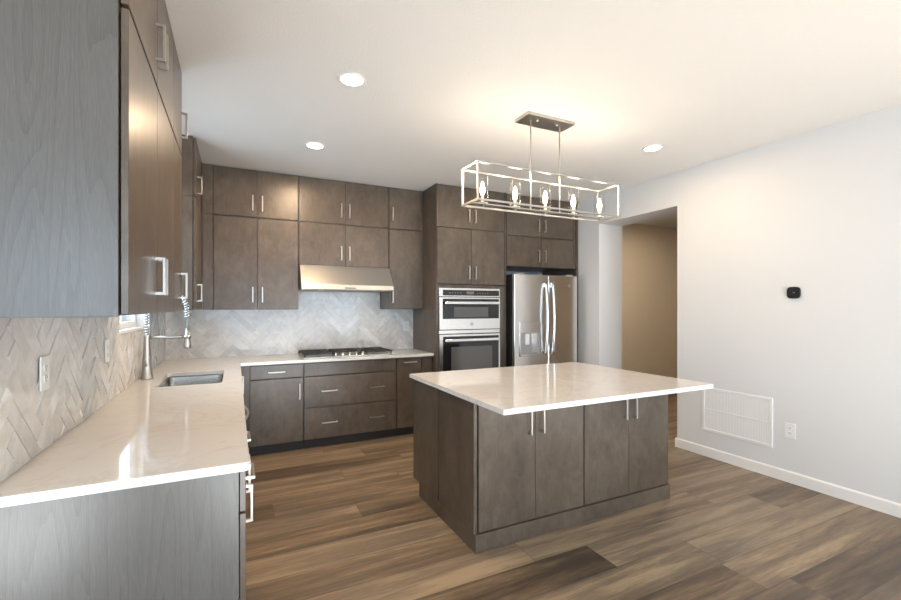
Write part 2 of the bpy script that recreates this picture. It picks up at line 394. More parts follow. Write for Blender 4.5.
# ---- left wall uppers, near run
FL_ = -0.286; DL = FL_-XL-0.002; ZSL = 2.338
Y0, Y1, Y2 = 1.592, 2.655, 3.03
ep = lambda z0, z1: [('end_panel', (Y0-0.006, Y0-0.0005, -DL, -0.024, z0, z1), M['veneer'])]
cabinet('wall_cabinet', 'closest wall cabinet on the left wall with a pale grey side facing the room', '+x', FL_, Y0, Y1, ZU, ZSL-0.002, DL,
        pair(Y0, Y1, ZU, ZSL-0.004, 1.565, L=.15, off=0.035, mid=2.122), extra=ep(ZU-0.003, ZSL-0.001))
cabinet('wall_cabinet', 'closest upper-row cabinet on the left wall, cut off by the top of the picture', '+x', FL_, Y0, Y1, ZSL, ZT, DL,
        pair(Y0, Y1, ZSL+0.002, ZT-0.004, 2.50, L=.15, off=0.035, mid=2.122), extra=ep(ZSL, ZT))
cabinet('wall_cabinet', 'single-door wall cabinet on the left wall beside the sink window', '+x', FL_, Y1, Y2, ZU, ZSL-0.002, DL,
        [('door', Y1+G, Y2-G, ZU+G, ZSL-0.006, [(Y2-0.05, 1.565, True, .15)])])
cabinet('wall_cabinet', 'short single-door cabinet against the ceiling, above the one beside the sink window', '+x', FL_, Y1, Y2, ZSL, ZT, DL,
        [('door', Y1+G, Y2-G, ZSL+0.006, ZT-0.008, [(Y2-0.05, 2.50, True, .15)])])
# ---- left wall uppers, corner run beyond the window
FK = -0.292; DK = FK-XL-0.002; K0, K1 = 4.125, FU-0.002
for z0, z1, hz, lab in ((ZU, ZS-0.002, 1.563, 'tall corner wall cabinet beyond the sink window, seen past the faucet'),
                        (ZS, ZT, 2.49, 'short corner wall cabinet against the ceiling beyond the sink window')):
    cabinet('wall_cabinet', lab, '+x', FK, K0, K1, z0, z1, DK,
            [('door', K0+0.006, K1-0.03, z0+G, z1-G-(0.006 if z1 == ZT else 0), [(K0+0.22, hz, True, .15)])],
            extra=[('end_panel', (K0-0.006, K0-0.0005, -DK, -0.022, z0, z1), M['wood'])])

# ---- base cabinets, back wall
FB = 4.585; ZB0, ZB1 = 0.10, 0.884; DB = YB-FB-0.003
cabinet('base_cabinet', 'base cabinet with one drawer over one door, left of the drawers under the cooktop', '-y', FB, 0.120, 0.612, ZB0, ZB1, DB,
        [('drawer_front', 0.1235, 0.6085, 0.742, 0.874, [(0.36, 0.806, False, .155)]), ('door', 0.1235, 0.6085, ZB0+G, 0.735, [(0.572, 0.600, True, .155)])],
        toe=True, extra=[('filler', (0.034, 0.1195, -0.04, -0.010, ZB0, ZB1), None)])
dr = lambda z0, z1, hs: ('drawer_front', 0.6185, 1.5855, z0, z1, hs)
cabinet('base_cabinet', 'wide drawer base cabinet under the gas cooktop', '-y', FB, 0.615, 1.589, ZB0, ZB1, DB,
        [dr(0.742, 0.874, []), dr(0.424, 0.735, [(0.865, 0.585, False, .16), (1.365, 0.585, False, .16)]),
         dr(ZB0+G, 0.417, [(0.865, 0.263, False, .16), (1.365, 0.263, False, .16)])], toe=True)
cabinet('base_cabinet', 'narrow pull-out base cabinet between the cooktop drawers and the oven tower', '-y', FB, 1.592, 1.895, ZB0, ZB1, DB,
        [('door', 1.5955, 1.8915, ZB0+G, 0.874, [(1.744, 0.828, False, .155)])], toe=True,
        extra=[('filler', (1.8955, 2.020, -0.04, -0.004, 0.0, ZB1), None)])
# ---- base cabinets, left wall
FX = 0.032; DX = FX-XL-0.003
cabinet('base_cabinet', 'base cabinet at the near end of the left counter with a grey wood side panel', '+x', FX, 1.668, 2.06, ZB0, ZB1, DX,
        [('drawer_front', 1.668+G, 2.056, 0.735, 0.874, [(1.865, 0.806, False, .155)]), ('door', 1.668+G, 2.056, ZB0+G, 0.728, [(2.005, 0.625, True, .155)])],
        toe=True, extra=[('end_panel', (1.650, 1.6675, -DX, -0.022, 0.0, ZB1), M['veneer'])])
cabinet('base_cabinet', 'base cabinet under the left counter, between the near end and the dishwasher', '+x', FX, 2.063, 2.675, ZB0, ZB1, DX,
        [('drawer_front', 2.0665, 2.6715, 0.735, 0.874, [(2.37, 0.806, False, .155)])] + pair(2.063, 2.675, ZB0, 0.728, 0.625), toe=True)
cabinet('base_cabinet', 'sink base cabinet under the left counter, below the faucet', '+x', FX, 3.285, 4.235, ZB0, 0.650, DX,
        [('panel', 3.2885, 4.2315, 0.655, 0.874, [])] + pair(3.285, 4.235, ZB0, 0.650, 0.56), toe=True)
cabinet('base_cabinet', 'blind corner base cabinet where the two counters meet', '+x', FX, 4.238, 4.572, ZB0, ZB1, DX,
        [('door', 4.2415, 4.55, ZB0+G, 0.874, [(4.28, 0.75, True, .155)])], toe=True)
# dishwasher
d = thing('dishwasher', 'stainless dishwasher under the left counter with a bowed handle', 'dishwasher', (-0.28, 2.98, 0))
obj('body', MB().box(XL+0.01, FX-0.03, 2.682, 3.278, 0.08, 0.878), M['black'], d)
dd = obj('door', MB().box(FX-0.028, FX, 2.684, 3.276, 0.10, 0.874, 0.003), M['steel'], d)
path = [(FX+0.004+0.032*math.sin(math.pi*i/14), 2.74+0.48*i/14, 0.79) for i in range(15)]
obj('handle', MB().tube(path, 0.009, 8), M['nickel'], dd)
obj('toe_kick', MB().box(FX-0.085, FX-0.07, 2.682, 3.278, 0.0, 0.08), M['black'], d)

# ---- L-shaped countertop with the sink cut-out
CT0, CT1 = 0.8845, 0.9145
SX0, SX1, SY0, SY1 = -0.485, -0.086, 3.43, 4.118
outer = [(XL+0.001, 1.636), (0.0425, 1.636), (0.0425, 4.552), (2.022, 4.552), (2.022, YB-0.001), (XL+0.001, YB-0.001)]
cx = []
for i in range(6):            # eased outer corner
    t = math.radians(-90+18*i); cx.append((0.0425-0.012+0.012*math.cos(t), 1.636+0.012+0.012*math.sin(t)))
outer = [outer[0]] + cx + outer[2:]
tag(obj('countertop', flat_with_holes(outer, [rrect(SX0, SX1, SY0, SY1, 0.035)], CT0, CT1), M['quartz']),
    'L-shaped pale quartz countertop with the sink cut into it', 'countertop')
# sink
sk = thing('sink', 'undermount stainless steel sink in the left counter below the window', 'sink', ((SX0+SX1)/2, (SY0+SY1)/2, 0.68))
bm = bmesh.new(); rings = []
for off, z, rr in ((0.018, 0.8835, 0.05), (-0.004, 0.8835, 0.04), (-0.006, 0.875, 0.04), (-0.010, 0.72, 0.045), (-0.03, 0.695, 0.05), (-0.10, 0.690, 0.05)):
    rings.append([bm.verts.new((x, y, z)) for x, y in rrect(SX0-off, SX1+off, SY0-off, SY1+off, rr)])
for A, B in zip(rings, rings[1:]):
    for i in range(len(A)):
        f = bm.faces.new((A[i], A[(i+1) % len(A)], B[(i+1) % len(A)], B[i])); f.smooth = True
bm.faces.new(rings[-1])
bo = obj('bowl', bm, M['sink'], sk)
md = bo.modifiers.new('s', 'SOLIDIFY'); md.thickness = 0.0015; md.offset = -1
obj('drain', MB().lathe([(0.0, 0.0), (0.042, 0.0), (0.045, 0.003), (0.03, 0.004), (0.028, 0.001), (0, 0.001)], (-0.28, 3.79, 0.6915), n=20), M['chrome'], sk)

# faucet
fx, fy, zt = -0.582, 3.854, 0.915
fa = thing('faucet', 'brushed nickel spring-neck faucet standing behind the sink', 'faucet', (fx, fy, zt))
obj('body', MB().lathe([(0.040, 0), (0.041, 0.008), (0.037, 0.016), (0.031, 0.09), (0.023, 0.20), (0.0205, 0.30), (0.021, 0.33), (0.0, 0.33)], (fx, fy, zt), n=20), M['nickel'], fa)
hd = MB().tube([(fx, fy-0.018, zt+0.10), (fx, fy-0.045, zt+0.105), (fx+0.004, fy-0.085, zt+0.125), (fx+0.008, fy-0.12, zt+0.155)], [0.010, 0.009, 0.006, 0.005], 10)
obj('lever', hd, M['nickel'], fa)
R_ = 0.127; cxx = fx+R_; zc0 = 1.42
hose = [(fx, fy, zt+0.32+i*(zc0-zt-0.32)/6) for i in range(7)] + \
       [(cxx-R_*math.cos(math.pi*i/24), fy, zc0+R_*math.sin(math.pi*i/24)*1.08) for i in range(1, 25)] + [(fx+2*R_, fy, zc0-0.03*i) for i in range(1, 6)]
obj('hose', MB().tube(hose, 0.0065, 8), M['grey_plastic'], fa)
# spring coil wound about the hose
def coil(path, r, turns, per=10):
    P = [Vector(p) for p in path]; L = [0]
    for a, b_ in zip(P, P[1:]): L.append(L[-1]+(b_-a).length)
    out = []; N = turns*per
    for k in range(N+1):
        s_ = L[-1]*k/N; i = 0
        while i < len(P)-2 and L[i+1] < s_: i += 1
        q = P[i].lerp(P[i+1], (s_-L[i])/(L[i+1]-L[i])); t = (P[i+1]-P[i]).normalized()
        side = Vector((0, 1, 0)); w_ = t.cross(side).normalized(); an = 2*math.pi*k/per
        out.append(q+side*r*math.cos(an)+w_*r*math.sin(an))
    return out
obj('spring', MB().tube(coil(hose[:33], 0.0185, 34), 0.0045, 6), M['chrome'], fa)
obj('spray_head', MB().lathe([(0.0, 0), (0.024, 0), (0.026, 0.010), (0.021, 0.05), (0.015, 0.085), (0.0125, 0.15), (0, 0.15)], (fx+2*R_, fy, 1.130), n=18), M['nickel'], fa)
obj('support_arm', MB().tube([(fx+0.012, fy, 1.215), (fx+2*R_-0.016, fy, 1.215)], 0.012, 10)
    .lathe([(0.016, -0.012), (0.024, -0.012), (0.024, 0.012), (0.016, 0.012)], (fx+2*R_, fy, 1.215), n=16, cap=False), M['nickel'], fa)

# ------------------------------------------------------------------ herringbone backsplash
def clip(poly, a, b_, c):       # keep a*x+b*y<=c
    out = []
    for i in range(len(poly)):
        p, q = poly[i], poly[(i+1) % len(poly)]; dp, dq = a*p[0]+b_*p[1]-c, a*q[0]+b_*q[1]-c
        if dp <= 0: out.append(p)
        if dp*dq < 0:
            k = dp/(dp-dq); out.append((p[0]+(q[0]-p[0])*k, p[1]+(q[1]-p[1])*k))
    return out
def herringbone(rects, mapf, u_valley, Wt=0.066, n=5, gap=0.0017, th=0.0095):
    bm = bmesh.new(); lay = bm.loops.layers.float_color.new('tint'); rs = math.sqrt(0.5)
    U0 = min(r[0] for r in rects); U1 = max(r[1] for r in rects); V0 = min(r[2] for r in rects); V1 = max(r[3] for r in rects)
    rng = random.Random(3)
    for r in rects:               # grout bed
        q = [mapf(r[0], r[2], 0.004), mapf(r[1], r[2], 0.004), mapf(r[1], r[3], 0.004), mapf(r[0], r[3], 0.004)]
        f = bm.faces.new([bm.verts.new(v) for v in q]); f.material_index = 1
    R = 70; off = (u_valley-U0) % (2*n*rs*Wt); tops = []
    for j in range(-R, R):
        for m_ in range(-16, 17):
            for (x0, x1, y0, y1) in ((j+2*n*m_, j+2*n*m_+n, j, j+1), (j+2*n*m_, j+2*n*m_+1, j+1, j+1+n)):
                g = gap/Wt
                P = [((x-y)*rs*Wt+U0+off, (x+y)*rs*Wt+V0) for x, y in ((x0+g, y0+g), (x1-g, y0+g), (x1-g, y1-g), (x0+g, y1-g))]
                if max(p[0] for p in P) < U0 or min(p[0] for p in P) > U1 or max(p[1] for p in P) < V0 or min(p[1] for p in P) > V1: continue
                c0 = (rng.random(), rng.random()**1.6, rng.random(), 1)
                tx, ty = rng.gauss(0, 0.018), rng.gauss(0, 0.018)
                mu = sum(p[0] for p in P)/4; mv = sum(p[1] for p in P)/4
                for r in rects:
                    Q = P
                    for cc in ((-1, 0, -r[0]), (1, 0, r[1]), (0, -1, -r[2]), (0, 1, r[3])):
                        Q = clip(Q, *cc) if len(Q) > 2 else []
                    if len(Q) < 3: continue
                    top = [bm.verts.new(mapf(u, v, th+(u-mu)*tx+(v-mv)*ty)) for u, v in Q]
                    bot = [bm.verts.new(mapf(u, v, 0.001)) for u, v in Q]
                    ft = bm.faces.new(top); tops.append(ft)
                    fs = [ft] + [bm.faces.new((top[i], top[(i+1) % len(Q)], bot[(i+1) % len(Q)], bot[i])) for i in range(len(Q))]
                    for f in fs:
                        for l in f.loops: l[lay] = c0
    bmesh.ops.inset_individual(bm, faces=tops, thickness=0.006, depth=0.0022, use_even_offset=True)
    return bm
ZC0 = CT1+0.001
tag(obj('backsplash', herringbone([(XL+0.012, 0.597, ZC0, ZU-0.002), (0.597, 1.588, ZC0, 1.616), (1.588, 2.020, ZC0, ZU-0.002)], lambda u, v, d_: (u, YB-d_, v), 1.138), [M['tile'], M['grout']]),
    'glossy herringbone tile backsplash on the back wall behind the cooktop', 'backsplash')
tag(obj('backsplash', herringbone([(1.602, WY0-0.001, ZC0, ZU-0.002), (WY0-0.001, WY1+0.001, ZC0, WZ0-0.020), (WY1+0.001, YB-0.001, ZC0, ZU-0.002)], lambda u, v, d_: (XL+d_, u, v), 1.853+5*0.066*math.sqrt(0.5)), [M['tile'], M['grout']]),
    'beige herringbone tile backsplash along the left wall under the window', 'backsplash')

# ------------------------------------------------------------------ outlets and switches
def outlet(label, F, a, c, w_=0.075, h=0.118, group=None):
    r = thing('outlet', label, 'outlet', F(a, 0, c-h/2), group)
    m = MB(); fbox(m, F, a-w_/2, a+w_/2, 0.0, 0.006, c-h/2, c+h/2, 0.002); pl = obj('cover_plate', m, M['white_plastic'], r)
    for s_ in (-1, 1):
        m = MB(); fbox(m, F, a-0.017, a+0.017, 0.0058, 0.0085, c+s_*0.0205-0.0145, c+s_*0.0205+0.0145, 0.003); so = obj('socket', m, M['white_plastic'], r)
        m = MB()
        for k in (-1, 1): fbox(m, F, a+k*0.0065-0.0015, a+k*0.0065+0.0015, 0.0080, 0.0088, c+s_*0.0205-0.002, c+s_*0.0205+0.008)
        fbox(m, F, a-0.0025, a+0.0025, 0.0080, 0.0088, c+s_*0.0205-0.010, c+s_*0.0205-0.005)
        obj('slots', m, M['slot'], so)
    return r
FLW = mapper('+x', XL+0.0115); FBW = mapper('-y', YB-0.0115); FRW = lambda a, b_, c: (XR-b_, a, c)
outlet('white outlet on the left backsplash nearest the camera', FLW, 2.088, 1.200, 0.078, 0.125)
outlet('white outlet on the left backsplash, the one nearer the faucet', FLW, 2.952, 1.203, 0.078, 0.125)
outlet('pale outlet on the back-wall tile between the cooktop and the oven tower', FBW, 1.925, 1.20, 0.075, 0.12)
outlet('white outlet low on the right wall beside the vent grille', FRW, 1.995, 0.425, 0.078, 0.122)

# ------------------------------------------------------------------ cooktop
C0, C1, CY0, CY1, cz = 0.615, 1.575, 4.625, 5.125, CT1+0.0005
ck = thing('cooktop', 'stainless gas cooktop with black cast-iron grates set in the back counter', 'cooktop', ((C0+C1)/2, (CY0+CY1)/2, cz))
obj('tray', MB().box(C0, C1, CY0, CY1, cz, cz+0.012, 0.004, 2), M['steel_h'], ck)
W3 = (C1-C0)/3
for i in range(3):
    a0, a1 = C0+W3*i+0.012, C0+W3*(i+1)-0.012; m = MB(); zt0, zt1 = cz+0.034, cz+0.047; y0 = CY0+(0.12 if i == 1 else 0.03); y1 = CY1-0.02
    for x_ in (a0, a1-0.012): m.box(x_, x_+0.012, y0, y1, zt0, zt1)
    for y_ in (y0, y1-0.012): m.box(a0, a1, y_, y_+0.012, zt0, zt1)
    m.box((a0+a1)/2-0.006, (a0+a1)/2+0.006, y0, y1, zt0, zt1)
    for k in (0.25, 0.5, 0.75): m.box(a0, a1, y0+(y1-y0)*k-0.005, y0+(y1-y0)*k+0.005, zt0, zt1)
    for x_ in (a0, a1-0.014):
        for y_ in (y0, y1-0.014): m.box(x_, x_+0.014, y_, y_+0.014, cz+0.012, zt0)
    obj('grate', m, M['iron'], ck)
for bx, by, br in ((C0+W3*.5, CY0+.15, .042), (C0+W3*.5, CY0+.37, .036), (C0+W3*1.5, CY0+.30, .055), (C0+W3*2.5, CY0+.15, .036), (C0+W3*2.5, CY0+.37, .042)):
    bu = obj('burner', MB().lathe([(br, 0), (br, 0.008), (br*.9, 0.010), (0, 0.010)], (bx, by, cz+0.012), n=20), M['steel_h'], ck)
    obj('burner_cap', MB().lathe([(br*.75, 0), (br*.78, 0.006), (br*.7, 0.009), (0, 0.009)], (bx, by, cz+0.022), n=20), M['iron'], bu)
for k in range(5):
    obj('knob', MB().lathe([(0.022, 0), (0.022, 0.004), (0.018, 0.006), (0.0165, 0.030), (0.013, 0.033), (0, 0.033)], (C0+0.335+0.073*k, CY0+0.055, cz+0.012), n=18), M['chrome'], ck)

# ------------------------------------------------------------------ range hood
hx0, hx1 = 0.604, 1.583
hood = thing('range_hood', 'stainless under-cabinet range hood above the cooktop', 'range hood', ((hx0+hx1)/2, 4.9, 1.62))
m = MB(); m.prism([(YB-0.013, 1.885), (4.815, 1.885), (4.672, 1.680), (4.668, 1.672), (4.658, 1.626), (4.68, 1.620), (YB-0.013, 1.620)], lambda p, q, c: (c, p, q), hx0, hx1)
obj('canopy', m, M['steel_h'], hood)
for k in range(2):
    a = hx0+0.05+k*0.45; obj('filter', MB().box(a, a+0.43, 4.74, 5.12, 1.615, 1.620, 0.001), M['grey_plastic'], hood)
for k in range(2):
    a = hx0+0.20+k*0.58; obj('lamp_lens', MB().lathe([(0, 0), (0.03, 0), (0.03, 0.004), (0, 0.004)], (a, 4.71, 1.616), n=16), M['white_plastic'], hood)
obj('control_buttons', MB().box(1.04, 1.16, 4.6585, 4.6602, 1.638, 1.648), M['black'], hood)

# ------------------------------------------------------------------ oven tower, wall oven
FT = 4.490; TX0, TX1 = 2.026, 2.962; DT = YB-FT-0.003; F = mapper('-y', FT)
tw = thing('oven_tower', 'floor-to-ceiling oven cabinet with wood doors above the built-in oven', 'cabinet', ((TX0+TX1)/2, FT+DT/2, 0))
m = MB()
fbox(m, F, TX0, TX0+0.018, -DT, 0.0, 0.0, ZT); fbox(m, F, TX1-0.018, TX1, -DT, 0.0, 0.0, ZT)
fbox(m, F, TX0+.018, TX1-.018, -DT, -DT+0.01, 0.1, ZT)
for z in (0.10, 0.42, 1.672, ZS-0.012, ZT-0.018): fbox(m, F, TX0+.018, TX1-.018, -DT+.01, -0.022, z, z+0.018)
obj('body', m, M['wood'], tw)
m = MB(); fbox(m, F, TX0+.018, TX1-.018, -0.05, -0.028, 1.70, ZT-0.02); obj('gap_shade', m, M['carcass'], tw)  # dark sheet standing in for shade between the tower doors
m = MB(); fbox(m, F, TX0+.018, TX0+0.026, -0.02, 0, 0.42, 1.69); fbox(m, F, 2.860, TX1-.018, -0.02, 0, 0.42, 1.69); fbox(m, F, TX0+.026, 2.860, -0.02, 0, 1.660, 1.698)
obj('oven_surround', m, M['wood'], tw)
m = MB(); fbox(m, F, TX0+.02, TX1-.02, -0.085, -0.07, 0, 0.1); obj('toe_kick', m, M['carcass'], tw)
DX0, DX1, DM = TX0+0.004, 2.925, 2.470
for z0, z1, hz in ((1.705, ZS-0.006, 1.84), (ZS, ZT-0.010, 2.495)):
    for p0, p1, ha in ((DX0, DM-0.0015, DM-0.04), (DM+0.0015, DX1, DM+0.045)):
        m = MB(); fbox(m, F, p0, p1, -0.0005, 0.019, z0, z1, 0.0018); dd = obj('door', m, M['wood'], tw); pull(mapper('-y', FT-0.019), ha, hz, .155, True, dd)
m = MB(); fbox(m, F, DX0, DX1, -0.0005, 0.019, 0.105, 0.415, 0.0018); dd = obj('drawer_front', m, M['wood'], tw); pull(mapper('-y', FT-0.019), DM, 0.30, .155, False, dd)

OX0, OX1 = 2.054, 2.857
ov = thing('wall_oven', 'built-in stainless double wall oven with microwave on top', 'oven', ((OX0+OX1)/2, 4.7, 0.44))
obj('body', MB().box(OX0+0.01, OX1-0.01, FT-0.002, FT+0.55, 0.445, 1.655), M['black'], ov)
F = mapper('-y', FT-0.002)
def ofb(nm, a0, a1, b0, b1, z0, z1, mt, par, bev=0.0015):
    m = MB(); fbox(m, F, a0, a1, b0, b1, z0, z1, bev); return obj(nm, m, mt, par)
cp = ofb('control_panel', OX0, OX1, 0.001, 0.020, 1.560, 1.658, M['steel'], ov)
ofb('control_glass', OX0+0.045, OX1-0.012, 0.0195, 0.0225, 1.572, 1.636, M['glass_black'], cp)
ofb('display', 2.40, 2.50, 0.0222, 0.0232, 1.590, 1.620, M['display'], cp, 0)
m = MB()
for k in range(5):
    fbox(m, F, 2.54+0.035*k, 2.552+0.035*k, 0.0222, 0.0230, 1.598, 1.606)
    fbox(m, F, 2.18+0.035*k, 2.192+0.035*k, 0.0222, 0.0230, 1.598, 1.606)
obj('buttons', m, M['logo'], cp)
md_ = ofb('microwave_door', OX0, OX1, 0.001, 0.026, 1.182, 1.553, M['steel'], ov, 0.003)
ofb('door_glass', OX0+0.04, OX1-0.018, 0.0255, 0.0285, 1.305, 1.535, M['glass_black'], md_)
ofb('window', 2.235, 2.690, 0.0282, 0.0292, 1.322, 1.440, M['oven_window'], md_, 0)
def bar(z, par):
    m = MB(); fbox(m, F, OX0+0.055, OX1-0.03, 0.058, 0.076, z-0.016, z+0.016, 0.005, 2)
    for a in (OX0+0.09, OX1-0.065): fbox(m, F, a-0.012, a+0.012, 0.026, 0.060, z-0.010, z+0.010)
    return obj('handle', m, M['steel'], par)
bar(1.488, md_)
def badge(c, r, par):
    m = MB(); m.lathe([(r*0.80, -0.0012), (r, -0.0012), (r, 0), (r*0.80, 0)], c, 'y', 24, cap=False)
    m.tube([(c[0]-r*.45, c[1]-0.0007, c[2]+r*.05), (c[0]-r*.2, c[1]-0.0007, c[2]+r*.35), (c[0], c[1]-0.0007, c[2]-r*.1), (c[0]-r*.25, c[1]-0.0007, c[2]-r*.40), (c[0]-r*.05, c[1]-0.0007, c[2]-r*.2)], r*0.08, 6)
    m.tube([(c[0]+r*.05, c[1]-0.0007, c[2]+r*.1), (c[0]+r*.2, c[1]-0.0007, c[2]+r*.4), (c[0]+r*.35, c[1]-0.0007, c[2]+r*.25), (c[0]+r*.15, c[1]-0.0007, c[2]), (c[0]+r*.4, c[1]-0.0007, c[2]-r*.25)], r*0.08, 6)
    return obj('badge', m, M['logo'], par)
badge((2.468, FT-0.002-0.0262, 1.243), 0.020, md_)
ofb('trim_strip', OX0-0.004, OX1+0.0, 0.001, 0.016, 1.135, 1.176, M['steel'], ov)
od = ofb('oven_door', OX0, OX1, 0.001, 0.026, 0.47, 1.128, M['steel'], ov, 0.003)
ofb('door_glass', OX0+0.045, OX1-0.02, 0.0255, 0.0285, 0.56, 1.105, M['glass_black'], od)
ofb('window', 2.20, 2.745, 0.0282, 0.0292, 0.62, 0.985, M['oven_window'], od, 0)
bar(1.062, od)

# ------------------------------------------------------------------ fridge bay
cabinet('fridge_cabinet', 'two-door deep cabinet directly above the refrigerator', '-y', FT-0.0, 2.966, 4.055, 1.945, ZS-0.03, DT-0.004,
        pair(2.966, 4.02, 1.945, ZS-0.03, 2.085, off=0.05, mid=3.495),
        extra=[('end_panel', (4.057, XR-0.002, -DT+0.004, 0.019, 0.0, ZT), None), ('filler', (4.0235, 4.0555, -0.0195, 0.0, 1.945, ZS-0.029), None)])
cabinet('fridge_cabinet', 'ceiling-height two-door cabinet, second row above the refrigerator', '-y', FT-0.0, 2.966, 4.055, ZS-0.027, ZT, DT-0.004,
        pair(2.966, 4.02, ZS-0.022, ZT-0.006, 2.47, off=0.05, mid=3.495),
        extra=[('filler', (4.0235, 4.0555, -0.0195, 0.0, ZS-0.027, ZT), None)])
fx0, fx1, fyf = 2.975, 3.945, 4.335
fg = thing('refrigerator', 'stainless French-door refrigerator with water dispenser', 'refrigerator', ((fx0+fx1)/2, 4.75, 0))
obj('body', MB().box(fx0+0.004, fx1-0.004, fyf+0.062, YB-0.06, 0.03, 1.835, 0.004), M['fridge_side'], fg)
obj('feet', MB().box(fx0+.05, fx0+.12, fyf+.1, fyf+.17, 0, .03).box(fx1-.12, fx1-.05, fyf+.1, fyf+.17, 0, .03).box(fx0+.05, fx0+.12, YB-.2, YB-.13, 0, .03).box(fx1-.12, fx1-.05, YB-.2, YB-.13, 0, .03), M['black'], fg)
fm = 3.480
def fdoor(nm, a0, a1, z0, z1):
    d_ = obj(nm, MB().box(a0, a1, fyf, fyf+0.052, z0, z1, 0.006, 2), M['steel'], fg)
    obj('door_edge', MB().box(a0+0.001, a1-0.001, fyf+0.052, fyf+0.0605, z0+.002, z1-.002), M['fridge_side'], d_); return d_
ld = fdoor('door', fx0, fm-0.002, 0.72, 1.835); rd = fdoor('door', fm+0.002, fx1, 0.72, 1.835)
dw = fdoor('freezer_drawer', fx0, fx1, 0.08, 0.712)
def bow(a, z0, z1, par):
    n_ = 22; pts = []
    for i in range(n_+1):
        t = i/n_; pts.append((a, fyf-0.032-0.034*math.sin(math.pi*t), z0+(z1-z0)*t))
    m = MB()
    for (p, q) in zip(pts, pts[1:]):
        pass
    bm = m.bm; rings = []
    for i, p in enumerate(pts):
        w_ = 0.017; d_ = 0.011
        rings.append([bm.verts.new((p[0]+sx*w_, p[1]+sy*d_, p[2])) for sx, sy in ((-1, -.5), (-.6, -1), (.6, -1), (1, -.5), (1, .7), (-1, .7))])
    for A, B in zip(rings, rings[1:]):
        for k in range(6): f = bm.faces.new((A[k], A[(k+1) % 6], B[(k+1) % 6], B[k])); f.smooth = True
    bm.faces.new(rings[0][::-1]); bm.faces.new(rings[-1])
    for z in (z0+0.035, z1-0.035): m.box(a-0.014, a+0.014, fyf-0.030, fyf+0.0, z-0.03, z+0.03, 0.004)
    return obj('handle', m, M['steel'], par)
bow(3.428, 0.86, 1.745, ld); bow(3.532, 0.86, 1.745, rd)
obj('handle', MB().tube([(fx0+0.08+i*(fx1-fx0-0.16)/10, fyf-0.035-0.02*math.sin(math.pi*i/10), 0.655) for i in range(11)], 0.013, 10)
    .box(fx0+.09, fx0+.12, fyf-0.035, fyf, .645, .665).box(fx1-.12, fx1-.09, fyf-0.035, fyf, .645, .665), M['steel'], dw)
# dispenser on the left door
dx0, dx1, dz0, dz1 = 3.050, 3.362, 0.845, 1.262
m = MB(); m.box(dx0, dx1, fyf-0.010, fyf+0.0005, 1.130, dz1, 0.003); m.box(dx0, dx0+0.016, fyf-0.010, fyf+.0005, dz0, 1.13); m.box(dx1-0.016, dx1, fyf-0.010, fyf+.0005, dz0, 1.13); m.box(dx0, dx1, fyf-0.016, fyf+.0005, dz0, dz0+0.03, 0.003)
dp = obj('dispenser', m, M['steel'], ld)
obj('dispenser_recess', MB().box(dx0+0.016, dx1-0.016, fyf-0.003, fyf+0.0003, dz0+0.03, 1.13), M['grey_plastic'], dp)
obj('dispenser_paddle', MB().box(dx0+0.075, dx0+0.135, fyf-0.018, fyf-0.003, 0.985, 1.118, 0.004), M['white_plastic'], dp)
m = MB(); m.lathe([(0.0, 0), (0.066, 0), (0.066, 0.225), (0.0, 0.225)], (dx0+0.215, fyf+0.048, dz0+0.045), n=28); obj('dispenser_column', m, M['light_grey'], dp)
badge((3.812, fyf-0.0002, 1.710), 0.020, rd)
for a in (fx0+0.10, fx1-0.10): obj('hinge_cover', MB().box(a-.05, a+.05, fyf+0.02, fyf+0.14, 1.835, 1.853, 0.004), M['grey_plastic'], fg)

# ------------------------------------------------------------------ island
IX0, IXM, IX1 = 1.277, 2.097, 2.920; IF = 2.238; IM = 2.742; IB = 3.222
isl = lambda z: None
def icab(lab, a0, a1, face, f0, depth, mid, ep_side):
    F_ = mapper(face, f0); ex = []
    if ep_side:
        e0, e1 = (IX0-0.023, IX0-0.0005) if ep_side < 0 else (IX1+0.0005, IX1+0.016)
        ex.append(('end_panel', (e0, e1, -depth+0.002, -0.006, 0.106, 0.884), None))
    return cabinet('island_cabinet', lab, face, f0, a0, a1, 0.106, 0.884, depth, pair(a0+(0.004 if ep_side < 0 else 0), a1, 0.106, 0.876, 0.725, L=.155, off=0.048, mid=mid), extra=ex)
icab('left two-door island cabinet on the side facing the room', IX0, IXM, '-y', IF, IM-IF-0.003, 1.694, -1)
icab('right two-door island cabinet on the side facing the room', IXM+0.001, IX1, '-y', IF, IM-IF-0.003, 2.516, 1)
icab('back island cabinet at the left end, facing the cooktop', IX0, IXM, '+y', IB, IB-IM-0.003, None, -1)
icab('back island cabinet at the right end, facing the refrigerator', IXM+0.001, IX1, '+y', IB, IB-IM-0.003, None, 1)
tag(obj('island_plinth', MB().box(1.256, 2.937, 2.226, 3.10, 0, 0.105, 0.002), M['wood']), 'dark wood base board the kitchen island stands on', 'plinth')
tag(obj('island_countertop', flat_with_holes([(1.232, 1.892), (2.930, 1.892), (2.930, 3.240), (1.232, 3.240)], [], CT0, CT1), M['quartz']),
    'large rectangular pale quartz worktop on the island', 'countertop')

